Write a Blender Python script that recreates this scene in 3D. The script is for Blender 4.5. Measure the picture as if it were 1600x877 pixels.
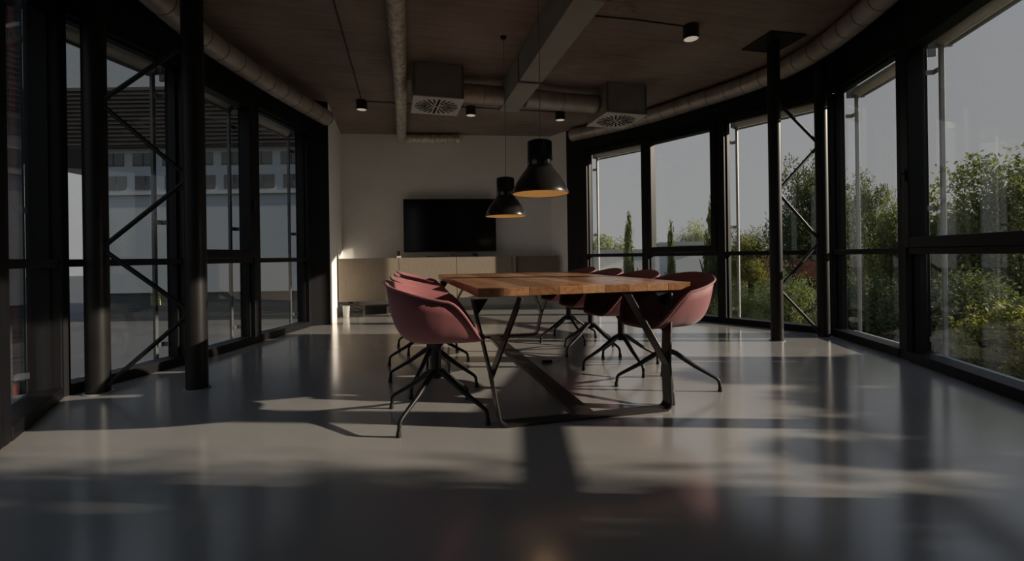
import bpy, bmesh, math, random
import numpy as np
from mathutils import Vector, Matrix

for o in list(bpy.data.objects):
    bpy.data.objects.remove(o)
random.seed(7)
scn = bpy.context.scene
COL = scn.collection
PI = math.pi

# ------------------------------------------------------------------ camera
H = 0.92                                   # eye height
cd = bpy.data.cameras.new('camera')
cam = bpy.data.objects.new('camera', cd)
COL.objects.link(cam)
cd.sensor_width = 36.0
cd.lens = 16.0
cd.shift_y = -37.5 / 1600
cd.clip_end = 400
cam.location = (0, 0, H)
cam.rotation_euler = (PI / 2, 0.0145, 0)
scn.camera = cam

# ------------------------------------------------------------------ world, sun, exposure
scn.view_settings.view_transform = 'Standard'
scn.view_settings.look = 'None'
scn.view_settings.exposure = 0.0
scn.view_settings.gamma = 1.0

SKY = 1.03
wd = bpy.data.worlds.new('world')
scn.world = wd
wd.use_nodes = True
nt = wd.node_tree
nt.nodes.clear()
w_out = nt.nodes.new('ShaderNodeOutputWorld')
w_bg = nt.nodes.new('ShaderNodeBackground')
w_tc = nt.nodes.new('ShaderNodeTexCoord')
w_sep = nt.nodes.new('ShaderNodeSeparateXYZ')
w_rmp = nt.nodes.new('ShaderNodeValToRGB')
nt.links.new(w_tc.outputs['Generated'], w_sep.inputs[0])
nt.links.new(w_sep.outputs['Z'], w_rmp.inputs[0])
nt.links.new(w_rmp.outputs[0], w_bg.inputs[0])
nt.links.new(w_bg.outputs[0], w_out.inputs[0])
w_bg.inputs[1].default_value = SKY
e = w_rmp.color_ramp.elements
e[0].position = 0.0
e[0].color = (0.315, 0.315, 0.315, 1)
e[1].position = 0.9
e[1].color = (0.26, 0.40, 0.60, 1)
m_ = w_rmp.color_ramp.elements.new(0.30)
m_.color = (0.305, 0.31, 0.32, 1)

SUN_TAN = 0.32
sd = bpy.data.lights.new('sun', 'SUN')
sd.energy = 6.6
sd.angle = math.radians(0.6)
sd.color = (1.0, 0.86, 0.70)
sun = bpy.data.objects.new('sun', sd)
COL.objects.link(sun)
sdir = Vector((-0.997, 0.07, -SUN_TAN))
sun.rotation_euler = sdir.to_track_quat('-Z', 'Y').to_euler()
sun.location = (8, -1, 6)

# ------------------------------------------------------------------ materials
MATS = {}

def mat(name, color, rough=0.5, metal=0.0, spec=0.5, var=0.0, vscale=8.0, stretch=(1, 1, 1),
        bump=0.0, bscale=40.0, bdist=0.01, color2=None, emit=None, estr=0.0, coat=0.0, rvar=0.0, det=4.0):
    if name in MATS:
        return MATS[name]
    m = bpy.data.materials.new(name)
    m.use_nodes = True
    t = m.node_tree
    b = t.nodes['Principled BSDF']
    b.inputs['Roughness'].default_value = rough
    b.inputs['Metallic'].default_value = metal
    b.inputs['Specular IOR Level'].default_value = spec
    b.inputs['Coat Weight'].default_value = coat
    b.inputs['Base Color'].default_value = (*color, 1)
    tc = t.nodes.new('ShaderNodeTexCoord')
    mp = t.nodes.new('ShaderNodeMapping')
    mp.inputs['Scale'].default_value = stretch
    t.links.new(tc.outputs['Object'], mp.inputs[0])
    n = t.nodes.new('ShaderNodeTexNoise')
    n.inputs['Scale'].default_value = vscale
    n.inputs['Detail'].default_value = det
    t.links.new(mp.outputs[0], n.inputs[0])
    if var > 0 or color2:
        r = t.nodes.new('ShaderNodeValToRGB')
        r.color_ramp.elements[0].position = 0.3
        r.color_ramp.elements[1].position = 0.7
        c2 = color2 if color2 else tuple(min(1, c * (1 + var)) for c in color)
        c1 = color if color2 else tuple(c * (1 - var) for c in color)
        r.color_ramp.elements[0].color = (*c1, 1)
        r.color_ramp.elements[1].color = (*c2, 1)
        t.links.new(n.outputs[0], r.inputs[0])
        t.links.new(r.outputs[0], b.inputs['Base Color'])
    if rvar > 0:
        mr = t.nodes.new('ShaderNodeMapRange')
        mr.inputs[3].default_value = rough - rvar
        mr.inputs[4].default_value = rough + rvar
        t.links.new(n.outputs[0], mr.inputs[0])
        t.links.new(mr.outputs[0], b.inputs['Roughness'])
    if bump > 0:
        nb = t.nodes.new('ShaderNodeTexNoise')
        nb.inputs['Scale'].default_value = bscale
        nb.inputs['Detail'].default_value = 3
        t.links.new(mp.outputs[0], nb.inputs[0])
        bp = t.nodes.new('ShaderNodeBump')
        bp.inputs['Strength'].default_value = bump
        bp.inputs['Distance'].default_value = bdist
        t.links.new(nb.outputs[0], bp.inputs['Height'])
        t.links.new(bp.outputs[0], b.inputs['Normal'])
    if emit:
        b.inputs['Emission Color'].default_value = (*emit, 1)
        b.inputs['Emission Strength'].default_value = estr
    MATS[name] = m
    return m

def glass_mat(name, tint=(0.955, 0.958, 0.955), refl=1.0):
    m = bpy.data.materials.new(name)
    m.use_nodes = True
    t = m.node_tree
    t.nodes.clear()
    out = t.nodes.new('ShaderNodeOutputMaterial')
    tr = t.nodes.new('ShaderNodeBsdfTransparent')
    tr.inputs[0].default_value = (*tint, 1)
    gl = t.nodes.new('ShaderNodeBsdfGlossy')
    gl.inputs['Roughness'].default_value = 0.0
    gl.inputs[0].default_value = (refl, refl, refl, 1)
    fr = t.nodes.new('ShaderNodeFresnel')
    ge = t.nodes.new('ShaderNodeNewGeometry')
    io = t.nodes.new('ShaderNodeMapRange')      # both faces of a pane reflect alike
    io.inputs[3].default_value = 1.45
    io.inputs[4].default_value = 1 / 1.45
    t.links.new(ge.outputs['Backfacing'], io.inputs[0])
    t.links.new(io.outputs[0], fr.inputs[0])
    mx = t.nodes.new('ShaderNodeMixShader')
    t.links.new(fr.outputs[0], mx.inputs[0])
    t.links.new(tr.outputs[0], mx.inputs[1])
    t.links.new(gl.outputs[0], mx.inputs[2])
    t.links.new(mx.outputs[0], out.inputs[0])
    MATS[name] = m
    return m

ANG = math.radians(13.6)          # room axis is turned against the view
A = Vector((-math.sin(ANG), math.cos(ANG), 0))     # along the table
B = Vector((math.cos(ANG), math.sin(ANG), 0))      # across the table

def floor_mat():
    m = mat('floor_screed', (0.40, 0.375, 0.335), rough=0.2, spec=1.0, coat=0.65, var=0.0)
    t = m.node_tree
    b = t.nodes['Principled BSDF']
    tc = [n for n in t.nodes if n.type == 'TEX_COORD'][0]
    n1 = t.nodes.new('ShaderNodeTexNoise')
    n1.inputs['Scale'].default_value = 1.3
    n1.inputs['Detail'].default_value = 6
    n1.inputs['Roughness'].default_value = 0.6
    t.links.new(tc.outputs['Object'], n1.inputs[0])
    r = t.nodes.new('ShaderNodeValToRGB')
    r.color_ramp.elements[0].position = 0.3
    r.color_ramp.elements[0].color = (0.35, 0.345, 0.335, 1)
    r.color_ramp.elements[1].position = 0.7
    r.color_ramp.elements[1].color = (0.42, 0.41, 0.395, 1)
    t.links.new(n1.outputs[0], r.inputs[0])
    t.links.new(r.outputs[0], b.inputs['Base Color'])
    mr = t.nodes.new('ShaderNodeMapRange')
    mr.inputs[3].default_value = 0.13
    mr.inputs[4].default_value = 0.20
    b.inputs['Coat Roughness'].default_value = 0.16
    t.links.new(n1.outputs[0], mr.inputs[0])
    t.links.new(mr.outputs[0], b.inputs['Roughness'])
    return m

def concrete_mat():
    m = mat('board_marked_concrete', (0.2, 0.17, 0.15), rough=0.85, spec=0.3)
    t = m.node_tree
    b = t.nodes['Principled BSDF']
    tc = [n for n in t.nodes if n.type == 'TEX_COORD'][0]
    mp = t.nodes.new('ShaderNodeMapping')
    mp.inputs['Rotation'].default_value = (0, 0, -ANG)
    t.links.new(tc.outputs['Object'], mp.inputs[0])
    mp2 = t.nodes.new('ShaderNodeMapping')
    mp2.inputs['Scale'].default_value = (0.7, 9.0, 1)
    t.links.new(mp.outputs[0], mp2.inputs[0])
    n1 = t.nodes.new('ShaderNodeTexNoise')
    n1.inputs['Scale'].default_value = 1.6
    n1.inputs['Detail'].default_value = 9
    n1.inputs['Roughness'].default_value = 0.72
    t.links.new(mp2.outputs[0], n1.inputs[0])
    n2 = t.nodes.new('ShaderNodeTexNoise')
    n2.inputs['Scale'].default_value = 1.1
    n2.inputs['Detail'].default_value = 5
    t.links.new(mp.outputs[0], n2.inputs[0])
    mx = t.nodes.new('ShaderNodeMix')
    mx.data_type = 'FLOAT'
    mx.inputs[0].default_value = 0.6
    t.links.new(n1.outputs[0], mx.inputs[2])
    t.links.new(n2.outputs[0], mx.inputs[3])
    r = t.nodes.new('ShaderNodeValToRGB')
    r.color_ramp.elements[0].position = 0.36
    r.color_ramp.elements[0].color = (0.165, 0.125, 0.105, 1)
    r.color_ramp.elements[1].position = 0.66
    r.color_ramp.elements[1].color = (0.35, 0.29, 0.25, 1)
    t.links.new(mx.outputs[0], r.inputs[0])
    t.links.new(r.outputs[0], b.inputs['Base Color'])
    bp = t.nodes.new('ShaderNodeBump')
    bp.inputs['Strength'].default_value = 0.5
    bp.inputs['Distance'].default_value = 0.02
    t.links.new(n1.outputs[0], bp.inputs['Height'])
    t.links.new(bp.outputs[0], b.inputs['Normal'])
    return m

M_FLOOR = floor_mat()
M_CEIL = concrete_mat()
M_GLASS = glass_mat('window_glass')
M_BLACK = mat('black_coated_aluminium', (0.005, 0.005, 0.006), rough=0.5, spec=0.25, var=0.15, vscale=3)
M_BLACKWALL = mat('black_painted_panel', (0.008, 0.008, 0.009), rough=0.6, spec=0.25, var=0.2, vscale=2)
M_STEEL = mat('black_painted_steel', (0.010, 0.0095, 0.0095), rough=0.45, spec=0.28, var=0.2, vscale=4, rvar=0.06)
M_BAND = mat('raw_dark_steel_band', (0.050, 0.042, 0.038), rough=0.36, metal=0.5, var=0.3, vscale=7, rvar=0.08)
M_WHITE = mat('white_plaster', (0.86, 0.845, 0.83), rough=0.8, spec=0.3, var=0.03, vscale=3, bump=0.08, bscale=60)
M_DIM = mat('dark_light_blocking_wall', (0.06, 0.06, 0.06), rough=0.8, var=0.05, vscale=3)  # dark so the added walls near the viewer give little light
M_GALV = mat('galvanised_spiral_duct', (0.42, 0.385, 0.35), rough=0.42, metal=0.45, var=0.2, vscale=6, rvar=0.1)
M_GALVD = mat('galvanised_duct_seam', (0.20, 0.18, 0.165), rough=0.5, metal=0.7, var=0.2, vscale=6)
M_FOIL = mat('crinkled_foil_wrap', (0.70, 0.64, 0.57), rough=0.36, metal=0.5, var=0.4, vscale=18, stretch=(1, 1, .3),
             bump=0.9, bscale=45, bdist=0.02)
M_SHEET = mat('grey_sheet_metal', (0.31, 0.32, 0.295), rough=0.6, metal=0.1, var=0.08, vscale=4)
M_BOX = mat('zinc_plenum_box', (0.30, 0.285, 0.26), rough=0.55, metal=0.3, var=0.12, vscale=5)
M_PLATE = mat('pale_diffuser_plate', (0.62, 0.61, 0.59), rough=0.5, spec=0.4, var=0.05, vscale=5)
M_SLOT = mat('dark_slot', (0.006, 0.006, 0.006), rough=0.9, spec=0.1, var=0.1)
M_PINK = mat('dusty_pink_shell', (0.255, 0.082, 0.088), rough=0.6, spec=0.35, var=0.05, vscale=60, bump=0.25, bscale=500, bdist=0.002)
M_RED = mat('deep_rose_upholstery', (0.27, 0.078, 0.084), rough=0.8, spec=0.3, var=0.08, vscale=120, bump=0.4, bscale=600, bdist=0.002)
M_OAK = mat('pale_oak_veneer', (0.225, 0.185, 0.14), rough=0.65, var=0.0, vscale=14, stretch=(6, 6, .5),
            color2=(0.295, 0.24, 0.18), bump=0.1, bscale=60, det=8)
M_TV = mat('black_gloss_screen', (0.004, 0.004, 0.004), rough=0.12, spec=0.4, var=0.05)
M_TVF = mat('black_plastic', (0.010, 0.010, 0.010), rough=0.4, spec=0.4, var=0.1)
M_LAMPB = mat('black_enamel', (0.012, 0.011, 0.010), rough=0.25, spec=0.6, coat=0.3, var=0.15, vscale=5)
M_GOLD = mat('gold_lining', (0.82, 0.62, 0.33), rough=0.55, metal=0.1, var=0.04, vscale=8)
M_CORD = mat('black_cable', (0.010, 0.009, 0.009), rough=0.6, var=0.1)
M_CORDG = mat('grey_textile_cable', (0.25, 0.23, 0.21), rough=0.7, var=0.1)
M_WPL = mat('white_plastic', (0.62, 0.62, 0.60), rough=0.4, var=0.03)
M_CHROME = mat('chrome', (0.7, 0.7, 0.7), rough=0.2, metal=1.0, var=0.03)
M_LENS = mat('lit_lens', (0.8, 0.75, 0.65), rough=0.5, var=0.02, emit=(1.0, 0.86, 0.70), estr=0.30)
M_BULB = mat('lit_bulb', (0.8, 0.7, 0.5), rough=0.5, var=0.02, emit=(1.0, 0.78, 0.46), estr=0.15)
M_ALU = mat('pale_anodised_aluminium', (0.30, 0.31, 0.31), rough=0.5, metal=0.1, var=0.05)
M_BLIND = mat('cream_blind_fabric_roll', (0.52, 0.50, 0.44), rough=0.7, var=0.06, vscale=9)
M_GLIDE = mat('black_rubber', (0.008, 0.008, 0.008), rough=0.7, var=0.1)

def plank_mat(i, c1, c2):
    m = bpy.data.materials.new('table_plank_%s' % 'abcdefghijkl'[i])
    m.use_nodes = True
    t = m.node_tree
    b = t.nodes['Principled BSDF']
    b.inputs['Roughness'].default_value = 0.25
    b.inputs['Specular IOR Level'].default_value = 0.5
    tc = t.nodes.new('ShaderNodeTexCoord')
    mp = t.nodes.new('ShaderNodeMapping')
    mp.inputs['Scale'].default_value = (14, 1.2, 14)
    mp.inputs['Location'].default_value = (i * 3.1, i * 1.7, 0)
    n = t.nodes.new('ShaderNodeTexNoise')
    n.inputs['Scale'].default_value = 2.4
    n.inputs['Detail'].default_value = 8
    n.inputs['Distortion'].default_value = 0.8
    r = t.nodes.new('ShaderNodeValToRGB')
    r.color_ramp.elements[0].position = 0.32
    r.color_ramp.elements[0].color = (*c1, 1)
    r.color_ramp.elements[1].position = 0.68
    r.color_ramp.elements[1].color = (*c2, 1)
    t.links.new(tc.outputs['Object'], mp.inputs[0])
    t.links.new(mp.outputs[0], n.inputs[0])
    t.links.new(n.outputs[0], r.inputs[0])
    t.links.new(r.outputs[0], b.inputs['Base Color'])
    bp = t.nodes.new('ShaderNodeBump')
    bp.inputs['Strength'].default_value = 0.15
    bp.inputs['Distance'].default_value = 0.003
    t.links.new(n.outputs[0], bp.inputs['Height'])
    t.links.new(bp.outputs[0], b.inputs['Normal'])
    return m

def leaf_mat(name, c1, c2):
    m = mat(name, c1, rough=0.6, color2=c2, vscale=1.3, spec=0.3)
    t = m.node_tree
    b = t.nodes['Principled BSDF']
    out = [n for n in t.nodes if n.type == 'OUTPUT_MATERIAL'][0]
    tl = t.nodes.new('ShaderNodeBsdfTranslucent')
    tl.inputs[0].default_value = (c2[0] * 1.3, c2[1] * 1.3, c2[2] * 0.6, 1)
    mx = t.nodes.new('ShaderNodeMixShader')
    mx.inputs[0].default_value = 0.35
    t.links.new(b.outputs[0], mx.inputs[1])
    t.links.new(tl.outputs[0], mx.inputs[2])
    t.links.new(mx.outputs[0], out.inputs[0])
    return m

# ------------------------------------------------------------------ helpers
def bx(bm, x0, x1, y0, y1, z0, z1, mtx=None):
    vs = [bm.verts.new(v) for v in ((x0, y0, z0), (x1, y0, z0), (x1, y1, z0), (x0, y1, z0),
                                    (x0, y0, z1), (x1, y0, z1), (x1, y1, z1), (x0, y1, z1))]
    for f in ((3, 2, 1, 0), (4, 5, 6, 7), (0, 1, 5, 4), (1, 2, 6, 5), (2, 3, 7, 6), (3, 0, 4, 7)):
        bm.faces.new([vs[i] for i in f])
    if mtx is not None:
        bmesh.ops.transform(bm, matrix=mtx, verts=vs)
    return vs

def prism(bm, pts, z0, z1):
    lo = [bm.verts.new((p[0], p[1], z0)) for p in pts]
    hi = [bm.verts.new((p[0], p[1], z1)) for p in pts]
    n = len(pts)
    bm.faces.new(lo[::-1])
    bm.faces.new(hi)
    for i in range(n):
        bm.faces.new((lo[i], lo[(i + 1) % n], hi[(i + 1) % n], hi[i]))

def tube(bm, pts, radii, seg=14, caps=True):
    """round tube swept along a list of points, one radius per point"""
    pts = [Vector(p) for p in pts]
    if not isinstance(radii, (list, tuple)):
        radii = [radii] * len(pts)
    rings = []
    up = None
    for i, p in enumerate(pts):
        if i == 0:
            d = pts[1] - pts[0]
        elif i == len(pts) - 1:
            d = pts[-1] - pts[-2]
        else:
            d = (pts[i + 1] - pts[i]).normalized() + (pts[i] - pts[i - 1]).normalized()
        d.normalize()
        if up is None:
            up = Vector((0, 0, 1)) if abs(d.z) < 0.9 else Vector((1, 0, 0))
        s = d.cross(up).normalized()
        up = s.cross(d).normalized()
        rings.append([bm.verts.new(p + (s * math.cos(2 * PI * k / seg) + up * math.sin(2 * PI * k / seg)) * radii[i])
                      for k in range(seg)])
    for a, b in zip(rings[:-1], rings[1:]):
        for k in range(seg):
            bm.faces.new((a[k], a[(k + 1) % seg], b[(k + 1) % seg], b[k]))
    if caps:
        bm.faces.new(rings[0][::-1])
        bm.faces.new(rings[-1])
    return rings

def lathe(bm, prof, seg=40, cx=0, cy=0, close=False):
    rings = []
    for r, z in prof:
        rings.append([bm.verts.new((cx + r * math.cos(2 * PI * k / seg), cy + r * math.sin(2 * PI * k / seg), z))
                      for k in range(seg)])
    for a, b in zip(rings[:-1], rings[1:]):
        for k in range(seg):
            bm.faces.new((a[k], a[(k + 1) % seg], b[(k + 1) % seg], b[k]))
    if close:
        bm.faces.new(rings[0][::-1])
        bm.faces.new(rings[-1])

def band(bm, pts, wvec, thick):
    """flat steel band bent along pts; wvec = full width vector; thickness across the bend"""
    pts = [Vector(p) for p in pts]
    w = Vector(wvec) / 2
    n = len(pts)
    rings = []
    for i, p in enumerate(pts):
        if i == 0:
            d = pts[1] - pts[0]
        elif i == n - 1:
            d = pts[-1] - pts[-2]
        else:
            d = (pts[i + 1] - pts[i]).normalized() + (pts[i] - pts[i - 1]).normalized()
        d.normalize()
        t = d.cross(w).normalized() * (thick / 2)
        rings.append([bm.verts.new(p + w + t), bm.verts.new(p - w + t), bm.verts.new(p - w - t), bm.verts.new(p + w - t)])
    for a, b in zip(rings[:-1], rings[1:]):
        for k in range(4):
            bm.faces.new((a[k], a[(k + 1) % 4], b[(k + 1) % 4], b[k]))
    bm.faces.new(rings[0][::-1])
    bm.faces.new(rings[-1])

def obj(name, bm, m, parent=None, smooth=False, bevel=0.0, loc=None, rotz=None):
    bmesh.ops.recalc_face_normals(bm, faces=bm.faces)
    me = bpy.data.meshes.new(name)
    bm.to_mesh(me)
    bm.free()
    if m is not None:
        me.materials.append(m)
    if smooth:
        for p in me.polygons:
            p.use_smooth = True
        try:
            me.set_sharp_from_angle(angle=math.radians(38))
        except Exception:
            pass
    o = bpy.data.objects.new(name, me)
    COL.objects.link(o)
    if parent is not None:
        o.parent = parent
    if loc is not None:
        o.location = loc
    if rotz is not None:
        o.rotation_euler = (0, 0, rotz)
    if bevel > 0:
        md = o.modifiers.new('bevel', 'BEVEL')
        md.width = bevel
        md.segments = 2
        md.limit_method = 'ANGLE'
        md.angle_limit = math.radians(40)
    return o

def tag(o, label=None, cat=None, group=None, kind=None):
    if label:
        o['label'] = label
    if cat:
        o['category'] = cat
    if group:
        o['group'] = group
    if kind:
        o['kind'] = kind
    return o

def empty(name, loc=(0, 0, 0), rotz=0.0):
    o = bpy.data.objects.new(name, None)
    o.empty_display_size = 0.1
    COL.objects.link(o)
    o.location = loc
    o.rotation_euler = (0, 0, rotz)
    return o

def copy_tree(o, parent=None):
    c = o.copy()
    COL.objects.link(c)
    c.parent = parent
    for ch in list(o.children):
        copy_tree(ch, c)
    return c

def new():
    return bmesh.new()

# ------------------------------------------------------------------ plan of the room
ZC = 3.13          # ceiling
ZW = 2.66          # top of the glazing
# facade points, anticlockwise (room on the left hand side)
RP = [(1.60, -1.60), (2.30, -0.60), (2.75, 0.45), (2.97, 1.50), (2.98, 2.34), (3.36, 3.88),
      (3.56, 5.06), (2.79, 6.04), (2.06, 6.98), (1.27, 7.82)]
LP = [(-2.80, 6.27), (-2.89, 5.12), (-2.95, 4.12), (-3.12, 3.12), (-2.60, 2.295), (-2.10, 1.20),
      (-1.60, 0.15), (-1.10, -0.85), (-0.60, -1.80)]
BACK = [(0.99, 8.08), (0.74, 8.40), (-2.99, 8.02), (-2.56, 6.40)]
OUTL = RP + BACK + LP

def grow(pts, d):
    cx = sum(p[0] for p in pts) / len(pts)
    cy = sum(p[1] for p in pts) / len(pts)
    out = []
    for x, y in pts:
        v = Vector((x - cx, y - cy))
        v = v.normalized() * (v.length + d)
        out.append((cx + v.x, cy + v.y))
    return out

bm = new(); prism(bm, grow(OUTL, 0.16), -0.30, 0.0)
tag(obj('floor', bm, M_FLOOR), kind='structure')
bm = new(); prism(bm, grow(OUTL, 0.20), ZC, ZC + 0.30)
tag(obj('ceiling', bm, M_CEIL), kind='structure')
bm = new(); prism(bm, grow(OUTL, 0.30), ZC + 0.31, 9.0)  # unseen storeys, added overhead to shade the pale building on the left
tag(obj('wall_shade_storey', bm, mat('outer_render', (0.3, 0.3, 0.3), rough=0.8, var=0.1)), kind='structure')

def wallseg(name, P, Q, z0, z1, th, m, out=True):
    P = Vector((*P, 0)); Q = Vector((*Q, 0))
    d = Q - P
    bm = new()
    bx(bm, 0, d.length, -th if out else 0, 0 if out else th, z0, z1)
    o = obj(name, bm, m, loc=P, rotz=math.atan2(d.y, d.x))
    return tag(o, kind='structure')

# back walls (white), black piers
wallseg('wall_back', BACK[1], BACK[2], 0, ZC, 0.15, M_WHITE)
wallseg('wall_back_right', BACK[0], BACK[1], 0, ZC, 0.15, M_WHITE)
wallseg('wall_back_left', BACK[2], BACK[3], 0, ZC, 0.15, M_WHITE)
wallseg('wall_pier_left', BACK[3], LP[0], 0, ZC, 0.15, M_BLACKWALL)
wallseg('wall_pier_right', RP[-1], BACK[0], 0, ZC, 0.15, M_BLACKWALL)
wallseg('wall_front', LP[-1], RP[0], 0, ZC, 0.15, M_WHITE)
wallseg('baseboard_back', BACK[1], (-2.93, 8.026), 0.001, 0.05, -0.012, M_WPL, out=True)

def spandrel(name, pts):
    for i in range(len(pts) - 1):
        wallseg(name, pts[i], pts[i + 1], ZW + 0.06, ZC, 0.16, M_BLACKWALL)
spandrel('wall_right', RP)
spandrel('wall_left', LP)

# ------------------------------------------------------------------ glazing, bay by bay
wn = [0]
def bay(P, Q, kind='fixed', handle=False):
    """one bay of the facade from P to Q; local x along it, local +y into the room"""
    wn[0] += 1
    P = Vector((*P, 0)); Q = Vector((*Q, 0))
    d = Q - P
    L = d.length
    e = empty('window_%d' % wn[0], P, math.atan2(d.y, d.x))
    tag(e, kind='structure')
    mw = 0.055
    def part(name, *boxes, m=M_BLACK, bev=0.004):
        bm = new()
        for b in boxes:
            bx(bm, *b)
        return obj(name, bm, m, e, bevel=bev)
    part('post', (-0.01, mw, -0.12, 0.03, 0, ZW))
    part('post', (L - mw, L + 0.01, -0.12, 0.03, 0, ZW))
    part('sill', (mw, L - mw, -0.12, 0.035, 0, 0.075))
    part('head', (mw, L - mw, -0.12, 0.03, ZW, ZW + 0.06))
    part('transom', (mw, L - mw, -0.09, 0.02, 0.892, 0.945))
    # outer sill sheet and glazing beads
    part('outer_sill', (mw, L - mw, -0.20, -0.121, 0.045, 0.06), m=M_ALU, bev=0.002)
    gy0, gy1 = -0.064, -0.056
    if kind == 'sash':
        z0 = 0.946
        part('sash', (mw, mw + 0.075, -0.08, 0.045, z0, ZW), (L - mw - 0.075, L - mw, -0.08, 0.045, z0, ZW),
             (mw + 0.075, L - mw - 0.075, -0.08, 0.045, z0, z0 + 0.085),
             (mw + 0.075, L - mw - 0.075, -0.08, 0.045, ZW - 0.075, ZW), bev=0.006)
        part('pane', (mw + 0.07, L - mw - 0.07, gy0, gy1, z0 + 0.08, ZW - 0.07), m=M_GLASS, bev=0)
        if handle:
            hx = L - mw - 0.037 if handle == 'far' else mw + 0.037
            bm = new()
            bx(bm, hx - 0.014, hx + 0.014, 0.046, 0.056, 1.50, 1.60)
            bx(bm, hx - 0.010, hx + 0.010, 0.056, 0.085, 1.555, 1.575)
            bx(bm, hx - 0.010, hx + 0.010, 0.075, 0.090, 1.44, 1.575)
            obj('handle', bm, M_STEEL, e, bevel=0.003)
    else:
        part('bead', (mw, mw + 0.02, -0.09, -0.02, 0.945, ZW), (L - mw - 0.02, L - mw, -0.09, -0.02, 0.945, ZW),
             (mw + 0.02, L - mw - 0.02, -0.09, -0.02, ZW - 0.02, ZW), bev=0)
        part('pane', (mw + 0.01, L - mw - 0.01, gy0, gy1, 0.94, ZW - 0.01), m=M_GLASS, bev=0)
    part('bead', (mw, mw + 0.02, -0.09, -0.02, 0.075, 0.892), (L - mw - 0.02, L - mw, -0.09, -0.02, 0.075, 0.892), bev=0)
    part('pane', (mw + 0.01, L - mw - 0.01, gy0, gy1, 0.065, 0.90), m=M_GLASS, bev=0)
    return e

RK = ['fixed', 'sash', 'fixed', 'fixed', 'sash', 'fixed', 'fixed', 'sash', 'fixed']
for i in range(2, len(RP) - 1):
    bay(RP[i], RP[i + 1], RK[i], handle='far' if i == 4 else ('near' if i == 7 else False))
LK = ['fixed', 'sash', 'fixed', 'fixed', 'fixed', 'sash', 'fixed', 'fixed']
for i in range(6):
    bay(LP[i], LP[i + 1], LK[i], handle='near' if i == 1 else False)

for i in range(6, len(LP) - 1):  # unseen bays closed with dark walls to cut the light near the viewer
    wallseg('wall_left_unseen', LP[i], LP[i + 1], 0, ZW + 0.06, 0.16, M_DIM)
for i in range(2):  # right side likewise shut, keeping sun and sky out
    wallseg('wall_right_unseen', RP[i], RP[i + 1], 0, ZW + 0.06, 0.16, M_DIM)

# filler posts where bays meet at an angle
tn = 0
for pts in (RP, LP):
    for i, p in enumerate(pts):
        if (pts is RP and i < 2) or (pts is LP and i > 6):
            continue
        tn += 1
        a = Vector(pts[max(i - 1, 0)]); c = Vector(pts[min(i + 1, len(pts) - 1)])
        dd = c - a
        bm = new(); bx(bm, -0.045, 0.045, -0.15, 0.022, 0, ZW + 0.06)
        tag(obj('trim_%d' % tn, bm, M_BLACK, loc=(p[0], p[1], 0), rotz=math.atan2(dd.y, dd.x), bevel=0.004), kind='structure')

# ------------------------------------------------------------------ roller blinds outside
def blind(P, Q, label, group, side):
    P = Vector((*P, 0)); Q = Vector((*Q, 0))
    d = Q - P; L = d.length
    ALU = M_ALU if side == 'far' else mat('shaded_anodised_aluminium', (0.10, 0.105, 0.11), rough=0.5, var=0.05)  # left rails get a darker colour in place of their shade
    e = empty('roller_blind', P, math.atan2(d.y, d.x))
    tag(e, label, 'blind', group)
    bm = new(); tube(bm, [(0.10, -0.235, 2.655), (L - 0.10, -0.235, 2.655)], 0.055, 18)
    obj('fabric_roll', bm, M_BLIND, e, smooth=True)
    for x in (0.075, L - 0.095):
        bm = new(); bx(bm, x, x + 0.02, -0.30, -0.125, 2.59, 2.72)
        obj('end_bracket', bm, ALU, e, bevel=0.003)
    bm = new(); bx(bm, 0.12, L - 0.12, -0.26, -0.235, 2.575, 2.597)
    obj('bottom_bar', bm, ALU, e, bevel=0.003)
    x = L - 0.115 if side == 'far' else 0.115
    bm = new(); bx(bm, x - 0.015, x + 0.015, -0.22, -0.19, -0.25, 2.595)
    obj('guide_rail', bm, ALU, e, bevel=0.004)
    for z in (0.16, 1.25, 2.38):
        s = 1 if side == 'far' else -1
        bm = new()
        bx(bm, min(x, x + s * 0.055), max(x, x + s * 0.055), -0.187, -0.177, z, z + 0.04)
        bx(bm, x + s * 0.055 - 0.005, x + s * 0.055 + 0.005, -0.187, -0.125, z, z + 0.04)
        obj('rail_clip', bm, ALU, e, bevel=0.002)
    return e

BL = {4: 'exterior roller blind outside the large opening window at the right edge, rail nearest the viewer',
      5: 'exterior roller blind outside the narrow window just right of the right steel truss',
      6: 'exterior roller blind outside the window seen behind the right steel truss',
      8: 'exterior roller blind outside the farthest right window, next to the black pier'}
for i in BL:
    blind(RP[i], RP[i + 1], BL[i], 'roller blinds outside the right windows', 'far')
BLL = {0: 'exterior roller blind outside the farthest left window beside the black pier',
       1: 'exterior roller blind outside the left opening window right of the left truss',
       2: 'exterior roller blind outside the window seen through the left steel truss',
       3: 'exterior roller blind outside the dark window at the left edge'}
for i in BLL:
    blind(LP[i], LP[i + 1], BLL[i], 'roller blinds outside the left windows', 'near')

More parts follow.
